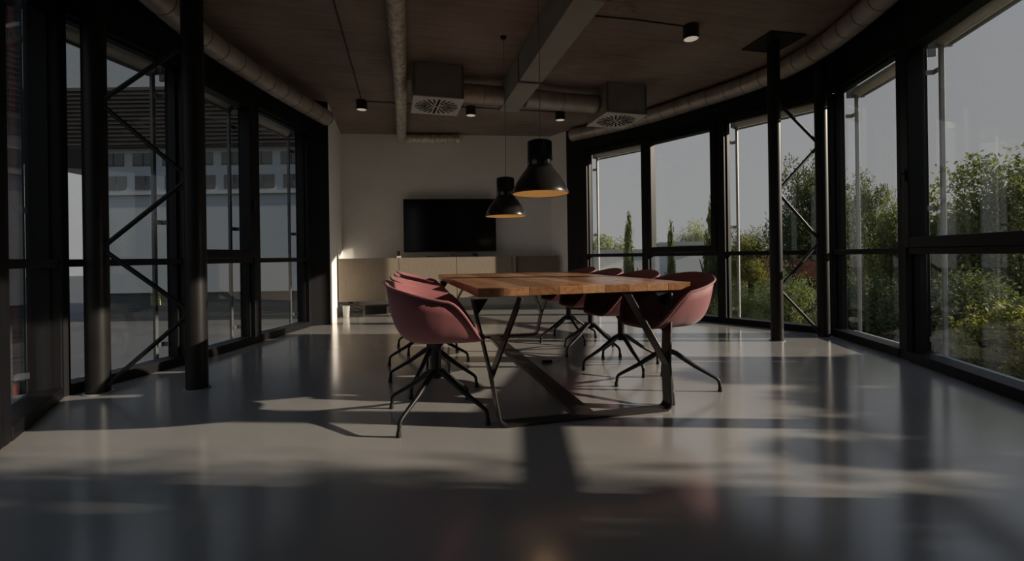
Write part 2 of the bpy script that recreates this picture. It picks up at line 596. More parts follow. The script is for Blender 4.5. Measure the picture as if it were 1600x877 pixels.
# ------------------------------------------------------------------ steel trusses
def truss(label, c1, c2, nodes, r, plate=True):
    """c1, c2 feet of the two round columns; nodes = heights, alternating c1 / c2 from the floor up"""
    c1 = Vector((*c1, 0)); c2 = Vector((*c2, 0))
    e = empty('steel_truss', c1)
    tag(e, label, 'steel truss')
    off = c2 - c1
    for p in (Vector((0, 0, 0)), off):
        bm = new(); tube(bm, [p, p + Vector((0, 0, ZC - 0.012))], r, 32)
        obj('column', bm, M_STEEL, e, smooth=True)
    for p in (Vector((0, 0, 0)), off):
        bm = new(); lathe(bm, [(r + 0.001, 0.001), (r + 0.016, 0.001), (r + 0.016, 0.005), (r + 0.001, 0.006)], 32, p.x, p.y)
        obj('floor_collar', bm, M_ALU, e, smooth=True)
    if plate:
        pp = plate if isinstance(plate, list) else [Vector((0, 0, 0))]
        for p in pp:
            bm = new(); bx(bm, -0.21, 0.21, -0.21, 0.21, ZC - 0.014, ZC - 0.001,
                           Matrix.Translation(p) @ Matrix.Rotation(math.radians(12), 4, 'Z'))
            obj('ceiling_plate', bm, M_STEEL, e)
    u = off.normalized()
    for i in range(len(nodes) - 1):
        a = (u * r * 0.8 if i % 2 == 0 else off - u * r * 0.8)
        b = (off - u * r * 0.8 if i % 2 == 0 else u * r * 0.8)
        bm = new(); tube(bm, [a + Vector((0, 0, nodes[i] + 0.02)), b + Vector((0, 0, nodes[i + 1] - 0.02))], 0.016, 12)
        obj('brace', bm, M_STEEL, e, smooth=True)
    return e

truss('left black steel truss: two round columns joined by zigzag rods before the windows',
      (-2.935, 3.215), (-2.285, 3.285), [0.03, 0.55, 1.02, 1.52, 2.05, 2.50], 0.07, plate=[Vector((0.65, 0.07, 0))])
truss('right black steel truss: two round columns with zigzag rods beside the table chairs',
      (3.365, 4.93), (2.765, 4.765), [0.03, 0.54, 1.04, 1.56, 2.08, 2.52], 0.06, plate=[Vector((-0.60, -0.165, 0))])

# ------------------------------------------------------------------ ducts at the ceiling
def duct(name, label, pts, r, m, seams, seg=26, seam_m=None, cat='duct'):
    e = empty(name, pts[0])
    tag(e, label, cat)
    o0 = Vector(pts[0])
    P = [Vector(p) - o0 for p in pts]
    bm = new(); tube(bm, P, r, seg)
    obj('pipe', bm, m, e, smooth=True)
    # seams at equal distances
    ln = [0]
    for a, b in zip(P[:-1], P[1:]):
        ln.append(ln[-1] + (b - a).length)
    n = max(1, int(ln[-1] / seams))
    for k in range(n + 1):
        s = min(ln[-1] - 0.01, k * ln[-1] / n + 0.005)
        i = max(j for j in range(len(P) - 1) if ln[j] <= s)
        t = (s - ln[i]) / (ln[i + 1] - ln[i])
        c = P[i].lerp(P[i + 1], t)
        d = (P[i + 1] - P[i]).normalized()
        bm = new(); tube(bm, [c - d * 0.004, c + d * 0.004], r + 0.003, seg)
        obj('seam_ring', bm, seam_m or M_GALVD, e, smooth=True)
    # hangers
    return e

def smooth_path(ctrl, n=8):
    out = []
    c = [Vector(p) for p in ctrl]
    c = [c[0] * 2 - c[1]] + c + [c[-1] * 2 - c[-2]]
    for i in range(1, len(c) - 2):
        for k in range(n):
            t = k / n
            p0, p1, p2, p3 = c[i - 1], c[i], c[i + 1], c[i + 2]
            out.append(0.5 * ((2 * p1) + (-p0 + p2) * t + (2 * p0 - 5 * p1 + 4 * p2 - p3) * t * t + (-p0 + 3 * p1 - 3 * p2 + p3) * t ** 3))
    out.append(c[-2])
    return out

duct('spiral_duct', 'long galvanised spiral duct along the left windows under the ceiling',
     smooth_path([(-2.52, 6.24, 2.86), (-2.62, 5.2, 2.86), (-2.66, 4.2, 2.86), (-2.60, 3.5, 2.86), (-2.42, 2.6, 2.86), (-1.9, 1.2, 2.86), (-1.3, 0.0, 2.86)], 5),
     0.105, M_GALV, 0.26)
duct('spiral_duct', 'curved galvanised spiral duct hugging the right facade above the windows',
     smooth_path([(1.06, 7.86, 3.0), (1.55, 7.42, 3.0), (2.08, 6.86, 3.0), (2.55, 6.18, 3.0), (2.92, 5.62, 3.0), (3.13, 5.05, 3.0), (3.16, 4.4, 3.0), (3.02, 3.5, 3.0),
                  (2.78, 2.6, 3.0), (2.4, 1.5, 3.0), (1.9, 0.3, 3.0)], 5),
     0.105, M_GALV, 0.24)
duct('foil_duct', 'straight foil wrapped duct running along the ceiling towards the back wall',
     [(-1.925, 8.05, 3.02), (-1.70, 7.12, 3.02), (-1.30, 5.42, 3.02), (-0.93, 3.75, 3.02), (-0.45, 1.70, 3.02), (-0.1, 0.2, 3.02)], 0.078, M_FOIL, 1.1, seam_m=M_FOIL)
duct('foil_duct', 'short foil wrapped duct stub lying along the top of the back wall',
     [(-1.83, 8.02, 3.03), (-1.3, 8.08, 3.03), (-0.90, 8.11, 3.03)], 0.075, M_FOIL, 0.45, seam_m=M_FOIL)
duct('round_duct', 'short round metal duct joining the left diffuser box to the rectangular duct',
     [(-0.60, 5.56, 2.93), (-0.06, 5.70, 2.93)], 0.115, M_GALV, 0.22)
duct('round_duct', 'longer round metal duct between the rectangular duct and the right diffuser box',
     [(0.19, 5.76, 2.93), (0.70, 5.94, 2.93), (1.15, 6.06, 2.93)], 0.115, M_GALV, 0.45)

# rectangular main duct with hanger straps
e = empty('rectangular_duct', (-0.115, 5.82, 0), ANG)
tag(e, 'wide grey rectangular sheet metal duct running along the ceiling above the table', 'duct')
bm = new(); bx(bm, 0, 0.25, -7.0, 0.10, 2.81, ZC - 0.004)
obj('duct_body', bm, M_SHEET, e, bevel=0.004)
for y in (-0.95, -2.6, -4.2):
    bm = new()
    bx(bm, -0.018, 0.268, y, y + 0.025, 2.795, 2.809)
    bx(bm, -0.014, -0.006, y + 0.008, y + 0.016, 2.80, ZC)
    bx(bm, 0.256, 0.264, y + 0.008, y + 0.016, 2.80, ZC)
    obj('hanger', bm, M_GALVD, e)

# diffuser boxes
def diffuser(label, P, w, dpt):
    e = empty('ceiling_diffuser', (P[0], P[1], 0), math.radians(15))
    tag(e, label, 'air diffuser', 'square ceiling air diffusers')
    bm = new(); bx(bm, 0.005, w - 0.005, 0.005, dpt - 0.005, 2.745, ZC - 0.002)
    obj('plenum_box', bm, M_BOX, e, bevel=0.004)
    bm = new()
    bx(bm, 0, 0.02, -0.002, 0.02, 2.745, ZC - 0.02)
    bx(bm, w - 0.02, w, -0.002, 0.02, 2.745, ZC - 0.02)
    obj('corner_strip', bm, M_GALVD, e)
    bm = new(); bx(bm, -0.006, w + 0.006, -0.006, dpt + 0.006, 2.73, 2.744)
    obj('face_plate', bm, M_PLATE, e, bevel=0.003)
    cx, cy = w / 2, dpt / 2
    R = 0.255
    sl_me = {}
    def slot(r0, r1, wd, ang):
        key = (r0, r1, wd)
        if key not in sl_me:
            bm = new(); bx(bm, r0, r1, -wd / 2, wd / 2, -0.0035, 0)
            o = obj('slot', bm, M_SLOT, e)
            sl_me[key] = o.data
        else:
            o = bpy.data.objects.new('slot', sl_me[key]); COL.objects.link(o); o.parent = e
        o.location = (cx, cy, 2.7295)
        o.rotation_euler = (0, 0, ang)
    n = 24
    for k in range(n):
        a = 2 * PI * k / n + 0.05
        if k % 6 == 0:
            slot(0.03, R, 0.024, a)
        elif k % 2 == 0:
            slot(0.08, R, 0.019, a)
        else:
            slot(0.13, R, 0.017, a)
    bm = new(); tube(bm, [(cx, cy, 2.724), (cx, cy, 2.731)], 0.014, 12)
    obj('centre_screw', bm, M_ALU, e, smooth=True)
    return e
diffuser('square zinc ceiling diffuser box with round slotted grille, left of the rectangular duct', (-1.072, 5.083), 0.565, 0.62)
diffuser('square ceiling diffuser box with round slotted grille beside the curved right duct', (1.235, 5.776), 0.565, 0.62)

# ------------------------------------------------------------------ spot lamps and their cables
def spot(label, x, y):
    e = empty('ceiling_spotlight', (x, y, ZC))
    tag(e, label, 'spotlight', 'black cylinder ceiling spotlights')
    bm = new(); lathe(bm, [(0.0745, -0.001), (0.0745, -0.13), (0.070, -0.132), (0.068, -0.12), (0.068, -0.118)], 32)
    bmesh.ops.holes_fill(bm, edges=[ed for ed in bm.edges if ed.is_boundary and ed.verts[0].co.z > -0.01])
    obj('housing', bm, M_LAMPB, e, smooth=True)
    bm = new(); lathe(bm, [(0.001, -0.128), (0.045, -0.128), (0.066, -0.125), (0.067, -0.117)], 32)
    bmesh.ops.holes_fill(bm, edges=[ed for ed in bm.edges if ed.is_boundary])
    obj('lens', bm, M_LENS, e, smooth=True)
    ld = bpy.data.lights.new('spot_glow', 'SPOT'); ld.energy = 1.2; ld.spot_size = 1.4; ld.color = (1, 0.8, 0.6); ld.shadow_soft_size = 0.05
    lo = bpy.data.objects.new('spot_glow', ld); COL.objects.link(lo); lo.parent = e; lo.location = (0, 0, -0.15)
    return e
SP = [(-2.07, 6.36), (-0.574, 6.69), (0.77, 6.98), (1.765, 4.41)]
spot('black cylinder spotlight left of the foil duct', *SP[0])
spot('black cylinder spotlight between the left diffuser and the rectangular duct', *SP[1])
spot('black cylinder spotlight above the nearer pendant lamp, left of the right diffuser', *SP[2])
spot('largest black cylinder spotlight, alone on the concrete right of the rectangular duct', *SP[3])

def cable(name, label, pts, r=0.006, m=M_CORD, cat='cable', seg=8):
    o0 = Vector(pts[0])
    bm = new(); tube(bm, [Vector(p) - o0 for p in pts], r, seg)
    o = obj(name, bm, m, smooth=True, loc=o0)
    return tag(o, label, cat)
zc = ZC - 0.007
cable('ceiling_cable', 'black cable on the concrete running from the left spotlight towards the viewer',
      [(-1.0, 1.8, zc), (-1.49, 3.88, zc), (-2.05, 6.285, zc)])
cable('ceiling_cable', 'black cable across the ceiling between left spotlight and middle spotlight',
      [(-1.993, 6.377, zc), (-0.65, 6.673, zc)])
cable('ceiling_cable', 'black cable across the ceiling between the two spotlights beyond the rectangular duct',
      [(-0.497, 6.71, zc), (0.692, 6.965, zc)])
cable('ceiling_cable', 'black cable from the rectangular duct to the largest spotlight',
      [(0.50, 4.13, zc), (1.2, 4.27, zc), (1.688, 4.40, zc)])
pts = []
for k in range(30):
    t = k / 29
    pts.append((1.18 - 0.10 * t + 0.05 * math.sin(7 * t), 3.66 + 0.42 * t + 0.03 * math.sin(11 * t), zc - 0.004 - 0.03 * math.sin(PI * t)))
cable('loose_cable', 'thin pale loose cable loop drooping from the ceiling near the top edge', pts, 0.004, M_CORDG)
pts = [(1.10 + 0.07 * math.sin(2 * PI * k / 20) - 0.1 * k / 20, 4.04 + 0.05 * math.cos(2 * PI * k / 20), zc - 0.02) for k in range(18)]
cable('cable_tie_loop', 'small curl of pale cable tied below the ceiling left of largest spotlight', pts, 0.004, M_CORDG)

# ------------------------------------------------------------------ pendant lamps
def pendant(label, x, y, zr, zcap_tie):
    e = empty('pendant_lamp', (x, y, zr))
    tag(e, label, 'pendant lamp', 'two black bell pendant lamps above the table')
    # outer bell
    outer = [(0.2055, 0.0), (0.2055, 0.012), (0.196, 0.035), (0.178, 0.075), (0.155, 0.112), (0.130, 0.148), (0.108, 0.176), (0.096, 0.192), (0.092, 0.205)]
    inner = [(r - 0.004, z + 0.001) for r, z in outer]
    bm = new(); lathe(bm, outer, 56)
    obj('shade', bm, M_LAMPB, e, smooth=True)
    bm = new(); lathe(bm, inner + [(0.001, 0.204)], 56)
    obj('shade_lining', bm, M_GOLD, e, smooth=True)
    bm = new(); lathe(bm, [(0.2015, 0.0005), (0.2065, -0.002), (0.2075, 0.004), (0.2055, 0.009)], 56)
    obj('rim', bm, M_STEEL, e, smooth=True)
    bm = new(); lathe(bm, [(0.0915, 0.203), (0.0925, 0.212), (0.0925, 0.268), (0.088, 0.276)], 48)
    obj('collar', bm, M_LAMPB, e, smooth=True)
    # ribbed heat sink cap
    bm = new(); n = 72
    prof = []
    for k in range(n):
        a = 2 * PI * k / n
        r = 0.089 if k % 2 else 0.081
        prof.append((r * math.cos(a), r * math.sin(a)))
    prism(bm, prof, 0.276, 0.380)
    obj('ribbed_cap', bm, M_TVF, e)
    bm = new(); lathe(bm, [(0.084, 0.3805), (0.07, 0.388), (0.02, 0.392), (0.012, 0.40), (0.001, 0.40)], 32)
    obj('cap_top', bm, M_TVF, e, smooth=True)
    bm = new(); bmesh.ops.create_uvsphere(bm, u_segments=20, v_segments=12, radius=0.045, matrix=Matrix.Translation((0, 0, 0.12)))
    obj('bulb', bm, M_BULB, e, smooth=True)
    top = ZC - zr
    bm = new()
    pts = [(0.012 * math.sin(PI * t) * (1 - t), 0, 0.398 + (top - 0.42) * t) for t in [k / 14 for k in range(15)]]
    tube(bm, pts, 0.0035, 8)
    obj('cord', bm, M_CORDG, e, smooth=True)
    bm = new(); lathe(bm, [(0.001, top - 0.03), (0.02, top - 0.028), (0.035, top - 0.002), (0.001, top - 0.001)], 20)
    obj('ceiling_hook', bm, M_TVF, e, smooth=True)
    ld = bpy.data.lights.new('pendant_glow', 'POINT'); ld.energy = 0.36; ld.color = (1.0, 0.72, 0.42); ld.shadow_soft_size = 0.09
    lo = bpy.data.objects.new('pendant_glow', ld); COL.objects.link(lo); lo.parent = e; lo.location = (0, 0, 0.055)
    return e
pendant('nearer and larger looking black bell pendant lamp with gold inside', 0.214, 3.33, 1.375, 0)
pendant('farther black bell pendant lamp with gold inside, before the screen', -0.055, 4.57, 1.325, 0)

# ------------------------------------------------------------------ back wall: cabinet, screen, small things
P0 = Vector((-2.76, 7.20, 0)); P1 = Vector((0.085, 7.975, 0))
cdir = (P1 - P0).normalized()
def at_px(px):
    # point on the cabinet front line seen at image column px
    k = (px - 800) / 711
    # P0 + s*cdir with X = k*Y
    s = (k * P0.y - P0.x) / (cdir.x - k * cdir.y)
    return P0 + cdir * s
cang = math.atan2(cdir.y, cdir.x)
ZB, ZT = 0.235, 0.925
def cabinet(label, a, b, doors, ang, depth=0.36, m=M_OAK):
    e = empty('wall_cabinet', a, ang)
    tag(e, label, 'cabinet', 'wall hung oak cabinets on the back wall')
    L = (b - a).length - 0.004
    bm = new(); bx(bm, 0, L, 0.02, depth, ZB, ZT - 0.001)
    obj('carcass', bm, m, e, bevel=0.002)
    w = L / doors
    for k in range(doors):
        bm = new(); bx(bm, k * w + 0.002, (k + 1) * w - 0.002, -0.001, 0.018, ZB + 0.001, ZT - 0.003)
        obj('door', bm, m, e, bevel=0.002)
    return e
x1, x2, x3, x4 = at_px(528), at_px(623), at_px(713.5), at_px(800)
cabinet('left end pale oak wall cabinet beside the white corner', x1, x2, 1, cang)
cabinet('pale oak wall cabinet below the left half of the screen', x2, x3, 1, cang)
cabinet('pale oak wall cabinet below the right half of the screen', x3, x4, 1, cang)
e4 = cabinet('narrow oak end piece closing the lit row of wall cabinets', x4, at_px(807), 1, cang, depth=0.30)
bm = new()
q0 = Vector((0.09, 8.07, 0)); q1 = Vector((0.83, 8.14, 0))
e5 = cabinet('set back shaded wall cabinet at the right end near the black pier', q0, q1, 1, math.atan2(q1.y - q0.y, q1.x - q0.x), depth=0.14,
             m=mat('shaded_oak_veneer', (0.16, 0.115, 0.09), rough=0.6, color2=(0.21, 0.155, 0.12), vscale=14, stretch=(6, 6, .5)))  # same oak as the row, its colour darkened for shadow

# screen
wa = math.atan2(8.40 - 8.02, 0.74 + 2.99)
e = empty('flat_screen_television', (-1.895, 7.975, 0), math.atan2(0.155, 1.62))
tag(e, 'large black flat screen television on the white back wall above the cabinets', 'television')
bm = new(); bx(bm, 0, 1.625, 0, 0.045, 1.02, 1.955)
obj('casing', bm, M_TVF, e, bevel=0.006)
bm = new(); bx(bm, 0.018, 1.607, -0.003, -0.0005, 1.045, 1.937)
obj('screen', bm, M_TV, e)
bm = new(); bx(bm, 0.45, 1.17, 0.046, 0.16, 1.30, 1.75)
obj('wall_mount', bm, M_TVF, e)
# soundbar on the cabinet
sb = at_px(667)
e = empty('soundbar', (sb.x - 0.03, sb.y + 0.12, ZT), cang)
tag(e, 'slim black soundbar lying on the cabinet under the television', 'soundbar')
bm = new(); bx(bm, 0.0, 0.90, 0, 0.08, 0.0, 0.022)
obj('bar', bm, M_TVF, e, bevel=0.004)
bm = new(); bx(bm, 0.45, 0.88, 0.01, 0.12, 0.023, 0.06)
obj('receiver', bm, M_TVF, e, bevel=0.004)
# small black device standing at the cabinet seam
sb = at_px(617)
e = empty('wall_remote', (sb.x, sb.y + 0.10, ZT), cang)
tag(e, 'small black handset standing in its white dock left of the television', 'handset')
bm = new(); bx(bm, 0, 0.075, 0, 0.05, 0.0, 0.03)
obj('dock', bm, M_WPL, e, bevel=0.004)
bm = new(); bx(bm, 0.014, 0.062, 0.012, 0.030, 0.031, 0.115)
obj('handset', bm, M_TVF, e, bevel=0.004)

# things under the cabinet
def U(px, py, Y):      # metres for a photo pixel at a given distance
    return ((px - 800) / 711 * Y, Y)
bx0 = U(571, 0, 7.28)
e = empty('black_media_box', (bx0[0], 7.15, 0), cang)
tag(e, 'low black box with two chrome legs on the floor under the left cabinet', 'media box')
bm = new(); bx(bm, 0.02, 0.35, 0, 0.22, 0.035, 0.155)
obj('body', bm, M_TVF, e, bevel=0.004)
bm = new(); bx(bm, 0.02, 0.42, -0.01, 0.22, 0.156, 0.168)
obj('lid', bm, M_TVF, e, bevel=0.002)
for x in (0.0, 0.355):
    bm = new(); bx(bm, x, x + 0.012, -0.004, 0.012, 0.0, 0.15)
    obj('leg', bm, M_CHROME, e)
for k in range(5):
    bm = new(); bx(bm, 0.04, 0.33, -0.003, 0.0, 0.05 + k * 0.02, 0.056 + k * 0.02)
    obj('vent_slat', bm, M_STEEL, e)
wb = U(538, 0, 7.10)
e = empty('white_bin', (wb[0], 7.15, 0))
tag(e, 'small white bin standing under the left end of the cabinets', 'bin')
bm = new(); lathe(bm, [(0.001, 0.001), (0.045, 0.001), (0.055, 0.18), (0.052, 0.18), (0.042, 0.006), (0.001, 0.006)], 24)
obj('body', bm, mat('grey_white_bin_plastic', (0.36, 0.36, 0.35), rough=0.5, var=0.04), e, smooth=True)
bm = new(); lathe(bm, [(0.0545, 0.176), (0.058, 0.178), (0.058, 0.184), (0.052, 0.184), (0.0515, 0.178)], 24)
obj('rim', bm, M_ALU, e, smooth=True)
# sockets on the back wall with cables
def on_back(px, off=0.0):
    k = (px - 800) / 711
    a = Vector((-2.99, 8.02)); d = Vector((3.73, 0.38)).normalized()
    s = (k * a.y - a.x) / (d.x - k * d.y)
    p = a + d * s
    return Vector((p.x + off * 0.1, p.y - off, 0))
for i, (px, z) in enumerate(((548, 0.17), (558, 0.17))):
    p = on_back(px, 0.012)
    e = empty('wall_socket', (p.x, p.y, z), wa)
    tag(e, ['left white wall socket with a black plug under the cabinet', 'right white wall socket with a black plug under the cabinet'][i], 'socket')
    bm = new(); bx(bm, -0.04, 0.04, 0, 0.012, -0.04, 0.04)
    obj('cover', bm, M_WPL, e, bevel=0.003)
    bm = new(); tube(bm, [(0, -0.035, 0), (0, 0.0, 0)], 0.018, 14)
    obj('plug', bm, M_TVF, e, smooth=True)
rr = random.Random(3)
for i in range(3):
    p = on_back(552 + 5 * i, 0.08)
    pts = []
    for k in range(24):
        t = k / 23
        pts.append((p.x + (0.07 + 0.03 * i) * math.sin(2.4 * PI * t + i) * (0.4 + t), p.y - 0.12 * t - 0.03 * i, 0.235 * (1 - t) ** 1.5 + 0.008 + 0.05 * math.sin(PI * t)))
    cable('power_cable', ['black power cable hanging leftmost under the left cabinet', 'black power cable looping beside the white bin',
                          'black power cable trailing towards the black media box'][i], pts, 0.0045)

# ------------------------------------------------------------------ table
TL = Vector((-0.200, 2.645, 0))     # near-left corner of the top
TANG = math.radians(14.6)
for mm in (M_PINK, M_RED):
    bs = mm.node_tree.nodes['Principled BSDF']
    bs.inputs['Sheen Weight'].default_value = 0.25
    bs.inputs['Sheen Roughness'].default_value = 0.5
e_table = empty('dining_table', TL, TANG)
tag(e_table, 'long wooden plank meeting table on bent dark steel legs', 'table')
TW, TLn, TZ = 1.42, 2.42, 0.735
cols = [((.27, .12, .06), (.42, .21, .11)), ((.30, .14, .07), (.45, .24, .13)), ((.16, .07, .032), (.30, .145, .065)),
        ((.28, .125, .055), (.44, .225, .11)), ((.36, .18, .085), (.54, .31, .16)), ((.20, .085, .038), (.35, .17, .08)),
        ((.30, .14, .065), (.46, .25, .125)), ((.34, .165, .08), (.52, .29, .15)), ((.26, .115, .05), (.42, .21, .10))]
rr = random.Random(11)
ws = [1 + rr.uniform(-.25, .3) for _ in cols]
tot = sum(ws); x = 0
for i, (c, w) in enumerate(zip(cols, ws)):
    ww = w / tot * TW
    bm = new(); bx(bm, x + 0.0006, x + ww - 0.0006, 0, TLn, TZ - 0.05, TZ + rr.uniform(-.0006, 0.0))
    obj('plank', bm, plank_mat(i, *c), e_table, bevel=0.0018)
    x += ww
bm = new()
bx(bm, 0.08, TW - 0.08, 0.12, TLn - 0.12, TZ - 0.062, TZ - 0.051)
obj('under_frame', bm, M_STEEL, e_table)

T_inv = (Matrix.Translation(TL) @ Matrix.Rotation(TANG, 4, 'Z')).inverted()
def tl(p):
    return T_inv @ Vector(p)
TA = Vector((-math.sin(ANG), math.cos(ANG), 0)); TB = Vector((math.cos(ANG), math.sin(ANG), 0))
wl = (T_inv.to_3x3() @ TA)
bl_ = (T_inv.to_3x3() @ TB)
ZU = TZ - 0.063
def frame(bl, br, s, BW=0.095):
    """end frame: bl, br = feet on the floor; s=+1 leans to +A, -1 to -A"""
    bl = Vector(bl); br = Vector(br)
    u = (br - bl).normalized()
    th = 0.012
    rad = 0.05
    # floor bar with rounded corners up to the joints
    def rise(base, out):
        jt = base + out * 0.028 + TA * s * 0.07 + Vector((0, 0, 0.26))
        ot = base + out * (0.10 if out.dot(u) < 0 else 0.145) + TA * s * 0.225 + Vector((0, 0, ZU))
        it = ot - out * 0.29
        return jt, ot, it
    z0 = Vector((0, 0, th / 2 + 0.001))
    bm = new()
    band(bm, [tl(bl + u * rad + z0), tl(br - u * rad + z0)], wl * BW, th)
    obj('floor_bar', bm, M_BAND, e_table, bevel=0.002)
    for base, out in ((bl, -u), (br, u)):
        jt, ot, it = rise(base, out)
        dirup = (jt - base).normalized()
        arc = []
        a0 = base - out * rad + z0
        for k in range(7):
            t = k / 6
            a = t * PI / 2
            arc.append(base - out * rad + out * rad * math.sin(a) + Vector((0, 0, th / 2 + rad * (1 - math.cos(a)))) + TA * s * 0.07 * (rad * (1 - math.cos(a))) / 0.26)
        bm = new()
        pts = [tl(p) for p in arc] + [tl(jt), tl(ot)]
        band(bm, pts, wl * BW, th)
        bm2 = bm
        o = obj('leg', bm2, M_BAND, e_table, bevel=0.002)
        bm = new()
        band(bm, [tl(jt - Vector((0, 0, 0.015))), tl(it)], wl * BW, th)
        obj('leg_branch', bm, M_BAND, e_table, bevel=0.002)
        # triangular gusset under the top
        bm = new()
        g0 = ot - out * 0.006
        tri = [g0, g0 - out * 0.085, g0 - out * 0.02 - Vector((0, 0, 0.10)) + out * 0.0]
        off = TA * s * 0.006
        v = [bm.verts.new(tl(p + off)) for p in tri] + [bm.verts.new(tl(p - off)) for p in tri]
        bm.faces.new(v[:3]); bm.faces.new(v[3:][::-1])
        for k in range(3):
            bm.faces.new((v[k], v[(k + 1) % 3], v[3 + (k + 1) % 3], v[3 + k]))
        obj('gusset', bm, M_STEEL, e_table)
FN_L, FN_R = Vector((-0.085, 2.475, 0)), Vector((0.925, 2.715, 0))
FLEN = 2.72
FF_L, FF_R = FN_L + TA * FLEN, FN_R + TA * FLEN
frame(FN_L, FN_R, 1)
frame(FF_L, FF_R, -1)
bm = new()
mn = (FN_L + FN_R) / 2 + Vector((0, 0, 0.007)); mf = (FF_L + FF_R) / 2 + Vector((0, 0, 0.007))
band(bm, [tl(mn + TA * 0.05), tl(mf - TA * 0.05)], bl_ * 0.11, 0.012)
obj('floor_stretcher', bm, M_BAND, e_table, bevel=0.002)

# ------------------------------------------------------------------ chairs
def sm(t):
    t = max(0, min(1, t))
    return t * t * (3 - 2 * t)

def rim(phi):
    a = abs(((phi + PI) % (2 * PI)) - PI)          # 0 front .. pi back
    ca, sa = math.cos(phi), math.sin(phi)
    n = 2.5
    k = (abs(ca) ** n + abs(sa) ** n) ** (-1 / n)
    x = 0.275 * k * ca
    y = 0.292 * k * sa
    if ca > 0:
        x *= 0.99
    deg = math.degrees(a)
    if deg < 78:
        z = 0.452 + 0.235 * sm((deg - 26) / 52)
    else:
        z = 0.687 + 0.108 * sm((deg - 60) / 120) ** 0.9 - 0.108 * sm(18 / 120) ** 0.9
    return x, y, z

def shell_bm(inset=0.0, NS=18, NP=72):
    bm = new()
    z0 = 0.437
    c = bm.verts.new((0.0, 0, z0 + inset))
    rings = []
    for i in range(1, NS + 1):
        s = i / NS
        zz = 1 - math.cos(s * PI / 2) ** 0.52
        rr_ = 0.83 * math.sin(s * PI / 2) ** 0.50 + 0.17 * zz
        ring = []
        for k in range(NP):
            phi = 2 * PI * k / NP
            x, y, z = rim(phi)
            d = math.hypot(x, y)
            f = (d * rr_ - inset * min(1.0, s * 1.5)) / d
            ring.append(bm.verts.new((x * f, y * f, z0 + (z - z0) * zz + inset * (1 - s) * 1.0)))
        rings.append(ring)
    for k in range(NP):
        bm.faces.new((c, rings[0][k], rings[0][(k + 1) % NP]))
    for a, b in zip(rings[:-1], rings[1:]):
        for k in range(NP):
            bm.faces.new((a[k], b[k], b[(k + 1) % NP], a[(k + 1) % NP]))
    return bm

def make_chair():
    e = empty('shell_chair', (0, 0, 0))
    o = obj('shell', shell_bm(), M_PINK, e, smooth=True)
    md = o.modifiers.new('solid', 'SOLIDIFY'); md.thickness = 0.014; md.offset = -1.0
    o2 = obj('upholstery', shell_bm(0.004), M_RED, e, smooth=True)
    # rim welt
    bm = new()
    pts = []
    NP = 72
    ring = []
    for k in range(NP):
        x, y, z = rim(2 * PI * k / NP)
        ring.append(Vector((x * 1.012, y * 1.012, z + 0.001)))
    prev = None
    rs = []
    for k in range(NP):
        d = (ring[(k + 1) % NP] - ring[k - 1]).normalized()
        s = d.cross(Vector((0, 0, 1))).normalized(); u = s.cross(d)
        rs.append([bm.verts.new(ring[k] + (s * math.cos(a) + u * math.sin(a)) * 0.0075) for a in [2 * PI * j / 8 for j in range(8)]])
    for k in range(NP):
        a, b = rs[k], rs[(k + 1) % NP]
        for j in range(8):
            bm.faces.new((a[j], a[(j + 1) % 8], b[(j + 1) % 8], b[j]))
    obj('rim_welt', bm, M_PINK, e, smooth=True)
    bm = new()
    lathe(bm, [(0.001, 0.424), (0.040, 0.424), (0.038, 0.408), (0.030, 0.40), (0.027, 0.385), (0.027, 0.27), (0.030, 0.255), (0.030, 0.225), (0.001, 0.222)], 24)
    obj('swivel_column', bm, M_STEEL, e, smooth=True)
    return e

def base_legs(e, ang):
    b = bpy.data.objects.new('leg', None)
    for k in range(4):
        a = ang + k * PI / 2
        c, s = math.cos(a), math.sin(a)
        bm = new()
        pts = [(0.015 * c, 0.015 * s, 0.262), (0.06 * c, 0.06 * s, 0.245), (0.18 * c, 0.18 * s, 0.163), (0.305 * c, 0.305 * s, 0.092),
               (0.322 * c, 0.322 * s, 0.080), (0.331 * c, 0.331 * s, 0.066), (0.337 * c, 0.337 * s, 0.018)]
        tube(bm, pts, [0.019, 0.018, 0.0145, 0.011, 0.0105, 0.0105, 0.0105], 12)
        lg = obj('leg', bm, M_STEEL, e, smooth=True)
        bm = new(); tube(bm, [(0.337 * c, 0.337 * s, 0.0), (0.337 * c, 0.337 * s, 0.03)], [0.0155, 0.012], 12)
        obj('glide', bm, M_GLIDE, lg, smooth=True)

first = make_chair()
rows = []
for i in range(4):
    c = Vector((-0.447, 2.64)) + Vector((-0.142, 0.655)) * i
    rows.append((c.x, c.y, ANG - 0.09 + [0, 0.02, 0.0, 0.03][i], math.radians([-26, -14, 8, -20][i]),
                 ['nearest pink shell chair on the left side of the table, its side to the viewer',
                  'second pink shell chair from the viewer on the left side of the table',
                  'third pink shell chair from the viewer on the left side of the table',
                  'farthest pink shell chair on the left side of the table'][i],
                 'pink shell chairs left of the table'))
for i, (cx, cy) in enumerate([(1.047, 3.11), (0.885, 3.73), (0.745, 4.36), (0.605, 4.95)]):
    rows.append((cx, cy, ANG + PI + [0.20, 0.08, 0.05, 0.03][i], math.radians([-13, 15, 40, 22][i]),
                 ['nearest pink shell chair right of the table, behind the near right table corner',
                  'second pink shell chair from the viewer on the right side of the table',
                  'third pink shell chair from the viewer on the right side of the table',
                  'farthest pink shell chair on the right side of the table'][i],
                 'pink shell chairs right of the table'))
chairs = [first] + [copy_tree(first) for _ in rows[1:]]
for c, (cx, cy, rz, la, lab, grp) in zip(chairs, rows):
    c.location = (cx, cy, 0)
    c.rotation_euler = (0, 0, rz)
    tag(c, lab, 'chair', grp)
    base_legs(c, la - rz)

